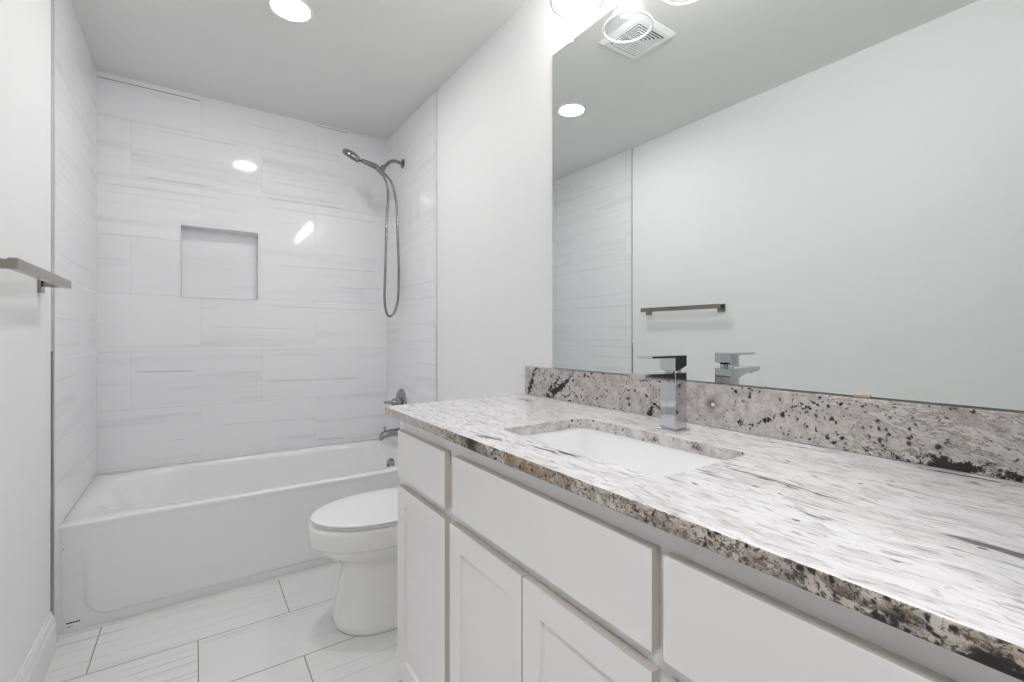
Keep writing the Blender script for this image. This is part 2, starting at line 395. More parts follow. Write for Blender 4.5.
def tag(o, label, cat, group=None):
    o['label'] = label; o['category'] = cat
    if group: o['group'] = group
    return o

def box(bm, x0, x1, y0, y1, z0, z1, mi=0):
    v = [bm.verts.new((x, y, z)) for x in (x0, x1) for y in (y0, y1) for z in (z0, z1)]
    for f in ((0, 1, 3, 2), (4, 6, 7, 5), (0, 4, 5, 1), (2, 3, 7, 6), (0, 2, 6, 4), (1, 5, 7, 3)):
        bm.faces.new([v[i] for i in f]).material_index = mi
    return v

def B(*a):
    bm = bmesh.new(); box(bm, *a); return bm

def loft(bm, rings, cap0=True, cap1=True, mi=0, closed=True):
    vs = [[bm.verts.new(p) for p in r] for r in rings]
    n = len(rings[0])
    for a, b in zip(vs[:-1], vs[1:]):
        for i in range(n if closed else n - 1):
            j = (i + 1) % n
            bm.faces.new((a[i], a[j], b[j], b[i])).material_index = mi
    if cap0: bm.faces.new(vs[0]).material_index = mi
    if cap1: bm.faces.new(vs[-1]).material_index = mi
    return vs

def frame_of(d):
    d = d.normalized()
    up = Vector((0, 0, 1)) if abs(d.z) < 0.9 else Vector((1, 0, 0))
    a = d.cross(up).normalized(); b = d.cross(a).normalized()
    return a, b

def spline(pts, per=10):
    P = [Vector(p) for p in pts]
    P = [P[0] * 2 - P[1]] + P + [P[-1] * 2 - P[-2]]
    out = []
    for i in range(1, len(P) - 2):
        for k in range(per):
            t = k / per
            a, b, c, d = P[i - 1], P[i], P[i + 1], P[i + 2]
            out.append(0.5 * ((2 * b) + (c - a) * t + (2 * a - 5 * b + 4 * c - d) * t * t + (3 * b - a - 3 * c + d) * t ** 3))
    out.append(P[-2])
    return out

def tube(bm, pts, r, n=14, mi=0, ridge=0.0):
    pts = [Vector(p) for p in pts]
    rs = r if isinstance(r, (list, tuple)) else [r] * len(pts)
    rings = []
    a = None
    for i, p in enumerate(pts):
        d = (pts[min(i + 1, len(pts) - 1)] - pts[max(i - 1, 0)]).normalized()
        if a is None: a, b = frame_of(d)
        else:
            a = (a - d * a.dot(d)).normalized(); b = d.cross(a).normalized()
        rr = rs[i] * (1 + (ridge if i % 2 else 0))
        rings.append([p + (a * math.cos(2 * math.pi * k / n) + b * math.sin(2 * math.pi * k / n)) * rr for k in range(n)])
    loft(bm, rings, mi=mi)

def lathe(bm, c, axis, prof, n=40, cap0=True, cap1=True, mi=0):
    """prof: (distance along the axis, radius)"""
    c = Vector(c); d = Vector(axis).normalized(); a, b = frame_of(d)
    rings = [[c + d * h + (a * math.cos(2 * math.pi * k / n) + b * math.sin(2 * math.pi * k / n)) * max(r, 1e-4) for k in range(n)] for h, r in prof]
    loft(bm, rings, cap0, cap1, mi)

def rrect(x0, x1, y0, y1, z, r, n=8):
    """rounded rectangle ring"""
    pts = []
    for cx, cy, a0 in ((x1 - r, y1 - r, 0), (x0 + r, y1 - r, 90), (x0 + r, y0 + r, 180), (x1 - r, y0 + r, 270)):
        for k in range(n + 1):
            a = math.radians(a0 + 90 * k / n)
            pts.append((cx + r * math.cos(a), cy + r * math.sin(a), z))
    return pts

def sup(x0, x1, y0, y1, z, e, N=128):
    """superellipse ring; e=None gives the exact rectangle"""
    cx, cy, hx, hy = (x0 + x1) / 2, (y0 + y1) / 2, (x1 - x0) / 2, (y1 - y0) / 2
    pts = []
    for k in range(N):
        a = 2 * math.pi * k / N + math.pi / 4
        c, s = math.cos(a), math.sin(a)
        q = 1 / max(abs(c), abs(s)) if e is None else (abs(c) ** e + abs(s) ** e) ** (-1 / e)
        pts.append((cx + hx * c * q, cy + hy * s * q, z))
    return pts

def struct(name, bm, m, **k):
    return link(name, bm, m, kind='structure', **k)

# ------------------------------------------------------------------ the room
TS = 2.273         # where the shower tile starts on the left wall
TR = 2.342         # ... and on the right wall
FY = -0.03         # inner face of the entrance wall
HY = -1.35         # far side of the hallway
NX0, NX1, NZ0, NZ1 = 0.356, 0.732, 1.328, 1.727    # niche opening

struct('floor', B(-0.6, W + 0.6, HY - 0.1, D + 0.25, -0.08, 0.0), M['tile_floor'])
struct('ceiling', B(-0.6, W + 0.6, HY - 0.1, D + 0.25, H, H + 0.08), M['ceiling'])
struct('wall_left', B(-0.10, 0.0, FY - 0.12, D + 0.25, 0.0, H), M['wall'])
struct('wall_right', B(W, W + 0.10, FY - 0.12, D + 0.25, 0.0, H), M['wall'])
bm = bmesh.new()                                        # back wall round the niche
for (a, b, c, d) in ((0, NX0, 0, H), (NX1, W, 0, H), (NX0, NX1, 0, NZ0), (NX0, NX1, NZ1, H)):
    box(bm, a, b, D, D + 0.15, c, d)
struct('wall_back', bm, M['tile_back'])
bm = bmesh.new()                                        # recess: five inner faces
yb = D + 0.085
q = lambda *p: bm.faces.new([bm.verts.new(v) for v in p])
n0, n1, m0, m1 = NX0 + 0.0012, NX1 - 0.0012, NZ0 + 0.0012, NZ1 - 0.0012
q((n0, yb, m0), (n1, yb, m0), (n1, yb, m1), (n0, yb, m1))
q((n0, D - 0.0008, m0), (n1, D - 0.0008, m0), (n1, yb, m0), (n0, yb, m0))
q((n0, D - 0.0008, m1), (n1, D - 0.0008, m1), (n1, yb, m1), (n0, yb, m1))
q((n0, D - 0.0008, m0), (n0, yb, m0), (n0, yb, m1), (n0, D - 0.0008, m1))
q((n1, D - 0.0008, m0), (n1, yb, m0), (n1, yb, m1), (n1, D - 0.0008, m1))
bmesh.ops.remove_doubles(bm, verts=bm.verts, dist=1e-5)
bmesh.ops.recalc_face_normals(bm, faces=bm.faces)
struct('wall_niche', bm, M['tile_niche'])
struct('wall_shower_left', B(0.0, 0.006, TS + 0.008, D, 0.409, H), M['tile_side'])
struct('wall_shower_right', B(W - 0.006, W, TR + 0.008, D, 0.0, H), M['tile_side'])
struct('trim_8', B(0.0, 0.006, TS + 0.008, 2.365, 0.0, 0.409), M['tile_side'])
struct('trim_1', B(0.0, 0.009, TS, TS + 0.008, 0.0, H), M['strip'])
struct('trim_2', B(W - 0.009, W, TR, TR + 0.008, 0.0, H), base_mat('pale_tile_edging', (0.66, 0.66, 0.665), 0.35, 0.2))
bm = bmesh.new()                                        # metal edging of the niche
e = 0.006
box(bm, NX0 - e, NX0, D - 0.004, D, NZ0 - e, NZ1 + e); box(bm, NX1, NX1 + e, D - 0.004, D, NZ0 - e, NZ1 + e)
box(bm, NX0, NX1, D - 0.004, D, NZ0 - e, NZ0); box(bm, NX0, NX1, D - 0.004, D, NZ1, NZ1 + e)
struct('trim_3', bm, M['trim'])
bm = bmesh.new()                                        # uneven filler strip over the top course of tile
box(bm, 0.006, 0.443, D - 0.0025, D, 2.440, H)
box(bm, 1.06, W - 0.006, D - 0.0035, D, 2.458, H)
struct('trim_4', bm, M['tile_niche'])
# dark strips painting the shadow line of uneven tile edges
bm = bmesh.new(); box(bm, 0.006, 0.443, D - 0.0015, D, 2.437, 2.440); box(bm, 1.06, 1.26, D - 0.0015, D, 2.4555, 2.458)
struct('trim_5', bm, base_mat('lippage_shadow', (0.20, 0.20, 0.20), 0.8))
# caulk bead along the lower end of the left tile edge
bm = bmesh.new()
random.seed(3)
rings = []
for k in range(71):
    z = 0.0 + 1.06 * k / 70
    wdt = (0.0045 if z < 0.5 else 0.0015) + 0.003 * random.random() * (1.0 if z < 0.62 else 0.4)
    rings.append([(0.0, TS - wdt, z), (0.005, TS - wdt, z), (0.007, TS + 0.001, z), (0.0, TS + 0.001, z)])
loft(bm, rings)
struct('trim_6', bm, base_mat('grey_caulk', (0.25, 0.25, 0.245), 0.7))

bm = bmesh.new(); loft(bm, [[(x, 2.352, 0.0), (x, 2.3535, 0.002), (x, 2.3715, 0.003), (x, 2.3725, 0.0)] for x in (0.003, W - 0.008)])
struct('trim_9', bm, base_mat('tub_caulk', (0.66, 0.66, 0.655), 0.6))
# entrance wall with a doorway behind the camera, and the hallway
bm = bmesh.new()
DX0, DX1, DZ = 0.10, 0.86, 2.04
box(bm, 0, DX0, FY - 0.12, FY, 0, H); box(bm, DX1, W, FY - 0.12, FY, 0, H); box(bm, DX0, DX1, FY - 0.12, FY, DZ, H)
struct('wall_front', bm, M['wall'])
bm = bmesh.new()
for x0, x1 in ((DX0 - 0.06, DX0), (DX1, DX1 + 0.06)): box(bm, x0, x1, FY - 0.137, FY - 0.12, 0, DZ + 0.06)
box(bm, DX0, DX1, FY - 0.137, FY - 0.12, DZ, DZ + 0.06)
struct('trim_7', bm, M['trim'], bevel=0.003)

# baseboard with a stepped profile, left wall
prof = [(0, 0), (0.016, 0), (0.016, 0.098), (0.0145, 0.106), (0.011, 0.111), (0.0105, 0.122), (0.0085, 0.130), (0.005, 0.134), (0.004, 0.142), (0, 0.144)]
bm = bmesh.new()
loft(bm, [[(x, y, z) for x, z in prof] for y in (FY, TS - 0.008)])
struct('baseboard_left', bm, M['trim'])
bm = bmesh.new()
loft(bm, [[(W - x, y, z) for x, z in prof] for y in (1.462, TR - 0.004)])
struct('baseboard_right', bm, M['trim'])

# ------------------------------------------------------------------ bathtub
TY = 2.364; TZ = 0.408
tub = thing('bathtub', 'white alcove bathtub with a plain panelled apron under the tiled walls', 'bathtub', (0.763, TY, 0.0))
bm = bmesh.new()
X0, X1, Y1 = 0.001, W - 0.0075, D - 0.001
R = [sup(X0, X1, TY + 0.003, Y1, TZ - 0.030, None), sup(X0, X1, TY + 0.001, Y1, TZ - 0.014, None), sup(X0, X1, TY, Y1, TZ - 0.008, None), sup(X0, X1, TY + 0.001, Y1, TZ - 0.004, None),
     sup(X0, X1, TY + 0.004, Y1, TZ - 0.001, None), sup(X0 + 0.001, X1 - .001, TY + 0.009, Y1 - .001, TZ, None),
     sup(0.075, 1.455, TY + 0.052, D - 0.050, TZ, 5.0), sup(0.085, 1.449, TY + 0.060, D - 0.056, TZ - 0.003, 5.0),
     sup(0.096, 1.444, TY + 0.068, D - 0.062, TZ - 0.012, 5.0), sup(0.106, 1.440, TY + 0.073, D - 0.067, TZ - 0.030, 4.8),
     sup(0.150, 1.428, TY + 0.086, D - 0.082, TZ - 0.12, 4.6), sup(0.210, 1.412, TY + 0.102, D - 0.100, TZ - 0.22, 4.4),
     sup(0.255, 1.398, TY + 0.118, D - 0.118, TZ - 0.29, 4.2), sup(0.30, 1.375, TY + 0.145, D - 0.145, TZ - 0.325, 4.0),
     sup(0.38, 1.33, TY + 0.20, D - 0.20, TZ - 0.338, 3.6), sup(0.60, 1.20, TY + 0.33, D - 0.33, TZ - 0.343, 3.0)]
loft(bm, R, cap0=False)
# apron: shallow pressed panel, its lower left corner rounded, fading out towards the top
NXA, NZA = 240, 110
def ss(a, b, t):
    t = max(0, min(1, (t - a) / (b - a))); return t * t * (3 - 2 * t)
grid = []
for j in range(NZA + 1):
    row = []
    z = (TZ - 0.030) * j / NZA
    for i in range(NXA + 1):
        x = X0 + (X1 - X0) * i / NXA
        px, pz, hx, hz, r = 0.763, 0.30, 0.763 - 0.078, 0.30 - 0.042, 0.075
        dx, dz = abs(x - px) - hx + r, max(0.0, pz - z) - hz + r
        sd = math.hypot(max(dx, 0), max(dz, 0)) + min(max(dx, dz), 0) - r
        ins = ss(-0.005, 0.006, sd) * (1 - ss(0.20, 0.345, z))
        row.append(bm.verts.new((x, TY + 0.003 + 0.0085 * ins, z)))
    grid.append(row)
for j in range(NZA):
    for i in range(NXA):
        bm.faces.new((grid[j][i], grid[j][i + 1], grid[j + 1][i + 1], grid[j + 1][i]))
body = link('tub_shell', bm, M['enamel'], tub, smooth=True, angle=50)
bm = bmesh.new()
lathe(bm, (1.448, 2.80, 0.308), (-1, 0, 0.10), [(0, 0.043), (0.028, 0.043), (0.036, 0.041), (0.040, 0.036), (0.042, 0.02)])
ov = link('overflow_plate', bm, M['plated'], tub, smooth=True)
bm = bmesh.new(); lathe(bm, (1.4065, 2.80, 0.312), (-1, 0, 0.1), [(0, 0.007), (0.005, 0.007), (0.007, 0.004)], 16)
link('screw', bm, M['steel'], ov, smooth=True)
bm = bmesh.new(); lathe(bm, (1.20, 2.76, TZ - 0.3435), (0, 0, 1), [(0, 0.034), (0.004, 0.034), (0.006, 0.026), (0.009, 0.02), (0.011, 0.008)])
link('drain', bm, M['chrome'], tub, smooth=True)
bm = bmesh.new()                                         # remains of a printed sticker, low on the apron
for a, b in ((0.022, 0.030), (0.0315, 0.040), (0.0412, 0.046), (0.0482, 0.0535), (0.0555, 0.061)):
    box(bm, a, b, TY + 0.0102, TY + 0.0119, 0.0335, 0.0385)
lb = link('sticker_print', bm, M['label'], tub); lb['label'] = 'worn dark print low on the left of the apron'
bm = bmesh.new(); box(bm, 0.026, 0.034, TY + 0.0102, TY + 0.0119, 0.019, 0.024); box(bm, 0.036, 0.040, TY + 0.0102, TY + 0.0119, 0.021, 0.024)
link('faded_print', bm, M['label2'], tub)
bm = bmesh.new(); box(bm, 0.0145, 0.0170, TY + 0.0035, TY + 0.0065, 0.318, 0.336)
link('chip_mark', bm, M['rubber'], tub)

# ------------------------------------------------------------------ toilet
TC = 1.864
def egg(z, xf, xw, xb, hw, nb=3.0, nf=2.0, N=72):
    pts = []
    for k in range(N):
        a = 2 * math.pi * k / N
        c, s = math.cos(a), math.sin(a)
        n = nf if c > 0 else nb
        cc = math.copysign(abs(c) ** (2 / n), c); sn = math.copysign(abs(s) ** (2 / n), s)
        pts.append((xw - cc * ((xw - xf) if c > 0 else (xb - xw)), TC + hw * sn, z))
    return pts
toi = thing('toilet', 'white two-piece toilet with closed lid between bathtub and vanity', 'toilet', (1.15, TC, 0.0))
bm = bmesh.new()
loft(bm, [egg(0.0, 0.864, 1.05, 1.42, 0.158, 4, 2.2), egg(0.010, 0.858, 1.05, 1.425, 0.164, 4, 2.2), egg(0.03, 0.862, 1.05, 1.42, 0.159, 4, 2.2),
          egg(0.09, 0.875, 1.05, 1.41, 0.144, 4, 2.2), egg(0.16, 0.888, 1.06, 1.40, 0.130, 4, 2.2), egg(0.205, 0.896, 1.06, 1.40, 0.123, 4, 2.2),
          egg(0.226, 0.894, 1.06, 1.41, 0.122, 4, 2.1), egg(0.246, 0.882, 1.06, 1.43, 0.128, 4, 2.0), egg(0.268, 0.850, 1.055, 1.46, 0.146, 4, 2.0),
          egg(0.294, 0.812, 1.05, 1.48, 0.166, 4, 2.0), egg(0.316, 0.792, 1.05, 1.49, 0.177, 4, 2.0), egg(0.326, 0.786, 1.05, 1.495, 0.180, 4, 2.0),
          egg(0.329, 0.777, 1.05, 1.497, 0.186, 4, 2.0), egg(0.334, 0.774, 1.05, 1.497, 0.188, 4, 2.0), egg(0.388, 0.772, 1.05, 1.50, 0.189, 4, 2.0), egg(0.398, 0.775, 1.05, 1.499, 0.187, 4, 2.0),
          egg(0.402, 0.784, 1.05, 1.495, 0.180, 4, 2.0)])
link('bowl', bm, M['porcelain'], toi, smooth=True, angle=60)
bm = bmesh.new()
loft(bm, [egg(0.4045, 0.796, 1.05, 1.243, 0.172, 3), egg(0.406, 0.790, 1.05, 1.245, 0.178, 3), egg(0.4125, 0.790, 1.05, 1.245, 0.178, 3), egg(0.414, 0.796, 1.05, 1.243, 0.172, 3)])
link('seat', bm, M['seat'], toi, smooth=True, angle=60)
bm = bmesh.new()
loft(bm, [egg(0.4165, 0.790, 1.05, 1.240, 0.178, 3), egg(0.4175, 0.783, 1.05, 1.242, 0.184, 3), egg(0.4225, 0.781, 1.05, 1.243, 0.186, 3),
          egg(0.4260, 0.784, 1.05, 1.240, 0.183, 3), egg(0.4275, 0.795, 1.05, 1.232, 0.173, 3), egg(0.4283, 0.85, 1.05, 1.19, 0.125, 3), egg(0.4285, 0.95, 1.05, 1.12, 0.05, 3)])
link('lid', bm, M['seat'], toi, smooth=True, angle=60)
for s in (-1, 1):
    bm = bmesh.new(); lathe(bm, (1.255, TC + s * 0.075 - 0.022, 0.4135), (0, 1, 0), [(0, 0.008), (0.002, 0.010), (0.042, 0.010), (0.044, 0.008)], 20)
    link('hinge', bm, M['seat'], toi, smooth=True)
bm = bmesh.new()
loft(bm, [rrect(1.345, 1.510, TC - 0.19, TC + 0.19, 0.4025, 0.03), rrect(1.332, 1.512, TC - 0.205, TC + 0.205, 0.45, 0.03), rrect(1.322, 1.513, TC - 0.215, TC + 0.215, 0.690, 0.03)])
tk = link('tank', bm, M['porcelain'], toi, smooth=True, angle=50)
bm = bmesh.new(); lathe(bm, (1.3225, TC - 0.15, 0.64), (-1, 0, 0), [(0, 0.013), (0.012, 0.012), (0.016, 0.008)], 20)
tube(bm, [(1.308, TC - 0.15, 0.64), (1.305, TC - 0.12, 0.636), (1.305, TC - 0.075, 0.630)], [0.006, 0.006, 0.007], 10)
link('flush_lever', bm, M['chrome'], tk, smooth=True)
bm = bmesh.new()
loft(bm, [rrect(1.318, 1.514, TC - 0.219, TC + 0.219, 0.691, 0.03), rrect(1.312, 1.516, TC - 0.224, TC + 0.224, 0.697, 0.03),
          rrect(1.312, 1.516, TC - 0.224, TC + 0.224, 0.716, 0.03), rrect(1.320, 1.512, TC - 0.216, TC + 0.216, 0.724, 0.025)])
link('tank_lid', bm, M['porcelain'], toi, smooth=True, angle=50)
bm = bmesh.new(); lathe(bm, (1.085, TC - 0.118, 0.215), (0, -1, 0), [(0, 0.009), (0.008, 0.009), (0.012, 0.004)], 16)
link('bolt_cap', bm, M['bolt'], toi, smooth=True)

# ------------------------------------------------------------------ vanity cabinet
VX = 0.955; VY0, VY1 = 0.022, 1.460; VT = 0.858
van = thing('vanity_cabinet', 'long pale grey bathroom vanity cabinet with shaker doors under the granite', 'cabinet', ((VX + W) / 2, 0.74, 0.0))
FX = VX + 0.020                     # face frame plane
bm = bmesh.new()
box(bm, FX + 0.019, W - 0.003, VY0, VY0 + 0.016, 0.0, VT); box(bm, FX + 0.019, W - 0.003, VY1 - 0.016, VY1, 0.0, VT)
box(bm, W - 0.012, W - 0.003, VY0 + 0.016, VY1 - 0.016, 0.10, VT)
box(bm, FX + 0.019, W - 0.012, VY0 + 0.016, VY1 - 0.016, 0.10, 0.118)
for y in (0.42, 1.07): box(bm, FX + 0.019, W - 0.012, y - 0.008, y + 0.008, 0.118, VT)
link('carcass', bm, M['cabinet'], van)
bm = bmesh.new()
for z0, z1 in ((0.0, 0.09), (0.618, 0.692), (0.790, VT)): box(bm, FX, FX + 0.019, VY0, VY1, z0, z1)
for y0, y1 in ((VY0, 0.10), (0.385, 0.455), (1.028, 1.094), (1.395, VY1)):
    box(bm, FX, FX + 0.019, y0, y1, 0.09, 0.618); box(bm, FX, FX + 0.019, y0, y1, 0.692, 0.790)
box(bm, FX, FX + 0.019, 0.715, 0.775, 0.09, 0.618)
link('face_frame', bm, M['cabinet'], van)
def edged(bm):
    """edges of the fronts: every face but front and back takes the darker taupe"""
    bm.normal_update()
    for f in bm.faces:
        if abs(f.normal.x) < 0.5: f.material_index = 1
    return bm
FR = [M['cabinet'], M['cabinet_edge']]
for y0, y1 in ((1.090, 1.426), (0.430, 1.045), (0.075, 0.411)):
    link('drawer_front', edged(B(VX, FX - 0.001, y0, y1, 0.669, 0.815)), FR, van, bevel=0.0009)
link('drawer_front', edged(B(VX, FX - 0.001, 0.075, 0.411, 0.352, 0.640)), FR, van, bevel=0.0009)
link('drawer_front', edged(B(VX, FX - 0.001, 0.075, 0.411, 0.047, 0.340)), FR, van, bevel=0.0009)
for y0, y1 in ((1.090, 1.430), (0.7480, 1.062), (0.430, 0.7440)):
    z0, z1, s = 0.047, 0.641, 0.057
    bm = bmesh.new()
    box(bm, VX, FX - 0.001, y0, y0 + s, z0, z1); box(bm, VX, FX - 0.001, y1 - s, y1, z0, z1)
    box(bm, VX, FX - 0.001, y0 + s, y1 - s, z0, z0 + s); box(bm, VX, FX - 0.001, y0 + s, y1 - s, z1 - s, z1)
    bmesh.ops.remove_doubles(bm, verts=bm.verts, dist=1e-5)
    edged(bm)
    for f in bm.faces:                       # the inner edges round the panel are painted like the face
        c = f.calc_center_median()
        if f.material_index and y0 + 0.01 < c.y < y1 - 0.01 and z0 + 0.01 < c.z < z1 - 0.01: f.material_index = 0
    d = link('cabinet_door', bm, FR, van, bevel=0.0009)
    link('door_panel', B(VX + 0.009, FX - 0.002, y0 + s - 0.004, y1 - s + 0.004, z0 + s - 0.004, z1 - s + 0.004), M['cabinet'], d)

# ------------------------------------------------------------------ granite worktop with the sink cut-out
CX0, CX1, CY0, CY1, CZ0, CZ1 = 0.934, W - 0.001, FY + 0.004, 1.490, 0.8585, 0.885
SX0, SX1, SY0, SY1 = 1.048, 1.328, 0.490, 0.970
def holed_slab(outer, hole, z0, z1):
    bm = bmesh.new()
    layers = []
    for z in (z0, z1):
        vo = [bm.verts.new((x, y, z)) for x, y, _ in outer]; vh = [bm.verts.new((x, y, z)) for x, y, _ in hole]
        es = [bm.edges.new((L[i], L[(i + 1) % len(L)])) for L in (vo, vh) for i in range(len(L))]
        bmesh.ops.triangle_fill(bm, use_beauty=True, edges=es)
        layers.append((vo, vh))
    for k, mi in ((0, 1), (1, 2)):
        a, b = layers[0][k], layers[1][k]
        for i in range(len(a)):
            j = (i + 1) % len(a)
            bm.faces.new((a[i], a[j], b[j], b[i])).material_index = mi
    return bm
c = 0.006
outer = [(CX0 + c, CY0, 0), (CX1, CY0, 0), (CX1, CY1, 0), (CX0 + c, CY1, 0), (CX0, CY1 - c, 0), (CX0, CY0 + c, 0)]
bm = holed_slab(outer, rrect(SX0, SX1, SY0, SY1, 0, 0.028), CZ0, CZ1)
ct = link('countertop', bm, [M['granite'], M['granite_edge'], M['granite_cutout']], bevel=0.0022, seg=2)
tag(ct, 'white and grey streaked granite countertop with a sink cut-out and brown edge', 'countertop')
bs = link('backsplash', B(1.500, W - 0.001, CY0, 1.488, CZ1 + 0.0005, 0.994), M['granite_splash'], bevel=0.0015)
tag(bs, 'low speckled granite backsplash standing on the countertop below the mirror', 'backsplash')

# undermount basin
sink = thing('sink', 'white rectangular undermount sink basin set in the granite countertop', 'sink', (1.188, 0.73, 0.725))
bm = bmesh.new()
zr = CZ0 - 0.0005
def sr(d, z, r): return rrect(SX0 - d, SX1 + d, SY0 - d, SY1 + d, z, r)
loft(bm, [sr(0.030, zr - 0.012, 0.045), sr(0.030, zr, 0.045), sr(0.004, zr, 0.032), sr(0.002, zr - 0.004, 0.032), sr(0.0, zr - 0.012, 0.032), sr(-0.006, zr - 0.07, 0.034),
          sr(-0.014, zr - 0.105, 0.038), sr(-0.030, zr - 0.122, 0.045), sr(-0.060, zr - 0.128, 0.05), sr(-0.105, zr - 0.1305, 0.03)], cap0=False)
loft(bm, [sr(0.030, zr - 0.012, 0.045), sr(0.012, zr - 0.014, 0.040), sr(0.008, zr - 0.07, 0.04), sr(-0.004, zr - 0.115, 0.04), sr(-0.03, zr - 0.134, 0.045), sr(-0.105, zr - 0.138, 0.03)], cap0=False)
link('basin', bm, base_mat('white_sink_glaze', (0.91, 0.91, 0.915), 0.1, coat=0.3), sink, smooth=True, angle=60)
bm = bmesh.new(); lathe(bm, (1.188, 0.73, zr - 0.131), (0, 0, 1), [(0, 0.030), (0.003, 0.030), (0.005, 0.022), (0.004, 0.016), (0.008, 0.014), (0.009, 0.004)], 32)
link('drain', bm, M['chrome'], sink, smooth=True)

# ------------------------------------------------------------------ faucet
FX0, FX1, FY0, FY1 = 1.375, 1.420, 0.699, 0.744
fau = thing('faucet', 'square chrome single-lever faucet standing behind the sink', 'faucet', (1.3975, 0.7215, CZ1))
fc = 0.7215
link('base_plate', B(FX0 - 0.005, FX1 + 0.005, FY0 - 0.005, FY1 + 0.005, CZ1 + 0.0004, CZ1 + 0.0045), M['chrome'], fau, bevel=0.0008)
link('body', B(FX0, FX1, FY0, FY1, CZ1 + 0.0045, 1.0265), M['chrome'], fau, bevel=0.0012)
bm = bmesh.new()                                         # spout, underside rising towards the tip
P = [(FX0 + 0.002, 1.0262), (1.266, 1.0285), (1.266, 1.0165), (1.300, 1.0125), (1.335, 1.0105), (1.358, 1.0065), (FX0 + 0.002, 0.9985)]
loft(bm, [[(x, y, z) for x, z in P] for y in (FY0 + 0.0008, FY1 - 0.0008)])
sp = link('spout', bm, M['chrome'], fau, bevel=0.0008)
bm = bmesh.new(); lathe(bm, (1.287, fc, 1.0145), (0, 0, -1), [(-0.003, 0.010), (0.004, 0.010), (0.006, 0.008), (0.0055, 0.004)], 24)
link('aerator', bm, M['steel'], sp, smooth=True)
bm = bmesh.new(); lathe(bm, (1.3975, fc, 1.026), (0, 0, 1), [(0, 0.0185), (0.012, 0.0185)], 32)
link('neck', bm, M['chrome'], fau, smooth=True)
bm = bmesh.new()                                         # lever block with the long flat lever on top
P = [(FX1, 1.069), (1.290, 1.0685), (1.290, 1.0635), (1.3745, 1.0625), (1.3745, 1.0315), (1.380, 1.0308), (1.3975, 1.0345), (FX1, 1.043)]
loft(bm, [[(x, y, z) for x, z in P] for y in (FY0, FY1)])
link('lever', bm, M['chrome'], fau, bevel=0.0008)

# ------------------------------------------------------------------ mirror
MZ0, MZ1, MY0, MY1 = 0.9955, 2.156, 0.03, 1.337
mir = thing('mirror', 'large frameless wall mirror above the granite backsplash', 'mirror', (W, (MY0 + MY1) / 2, MZ0))
bm = bmesh.new(); box(bm, 1.515, W - 0.0005, MY0, MY1, MZ0, MZ1)
for f in bm.faces:
    if f.calc_center_median().x > 1.5160: f.material_index = 1
link('glass', bm, [M['mirror'], M['mirror_edge']], mir, bevel=0.002, seg=1)
def clip(y, z0, z1, m, wy=0.011):
    bm = bmesh.new(); box(bm, 1.5105, 1.5147, y - wy, y + wy, z0, z1); box(bm, 1.5147, W - 0.0005, y - wy, y + wy, max(z0, MZ1) if z0 > 2 else z0, z1 if z0 > 2 else MZ0 - 0.0002)
    return link('mirror_clip', bm, m, mir, bevel=0.0008)
clip(1.232, MZ1 - 0.008, MZ1 + 0.010, M['clear'], 0.008); clip(0.37, MZ1 - 0.008, MZ1 + 0.010, M['clear'], 0.008)
b2 = B(1.5110, 1.5148, 0.354, 0.382, 0.9948, 1.0005); bc = link('mirror_clip', b2, M['brass'], mir, bevel=0.0006); bc['label'] = 'brass clip at the bottom edge'

# ------------------------------------------------------------------ vanity light over the mirror
vl = thing('vanity_light', 'four-bulb vanity wall light with clear glass cone shades above mirror', 'light fixture', (W, 0.7305, 2.33))
LXA = 1.401
bm = bmesh.new(); loft(bm, [[(W - 0.0005, y, z) for y, z in ((0.325, 2.335), (1.136, 2.335), (1.136, 2.425), (0.325, 2.425))], [(W - 0.022, y, z) for y, z in ((0.325, 2.335), (1.136, 2.335), (1.136, 2.425), (0.325, 2.425))]])
link('backplate', bm, M['chrome'], vl, bevel=0.003)
for y in (0.387, 0.616, 0.845, 1.074):
    bm = bmesh.new(); tube(bm, spline([(W - 0.023, y, 2.385), (W - 0.06, y, 2.392), (LXA + 0.02, y, 2.400), (LXA, y, 2.385), (LXA, y, 2.350)], 6), 0.007, 12)
    a = link('arm', bm, M['chrome'], vl, smooth=True)
    bm = bmesh.new(); lathe(bm, (LXA, y, 2.353), (0, 0, -1), [(0, 0.012), (0.004, 0.022), (0.044, 0.024), (0.046, 0.020)], 28)
    s = link('socket', bm, M['chrome'], a, smooth=True)
    bm = bmesh.new()
    pr_ = [(0.0, 0.026), (0.020, 0.030), (0.06, 0.043), (0.11, 0.060), (0.150, 0.073), (0.170, 0.080), (0.1715, 0.0805)]
    lathe(bm, (LXA, y, 2.329), (0, 0, -1), pr_, 48, False, False)
    tube(bm, [(LXA + 0.0805 * math.cos(k * math.pi / 24), y + 0.0805 * math.sin(k * math.pi / 24), 2.1575) for k in range(49)], 0.0042, 8, mi=1)
    g = link('shade', bm, [M['glass'], M['glass_rim']], a, smooth=True)
    bm = bmesh.new(); lathe(bm, (LXA, y, 2.307), (0, 0, -1), [(0, 0.012), (0.015, 0.014), (0.030, 0.018), (0.046, 0.023), (0.060, 0.0245), (0.073, 0.021), (0.082, 0.013), (0.085, 0.003)], 24)
    link('bulb', bm, M['bulb'], a, smooth=True)

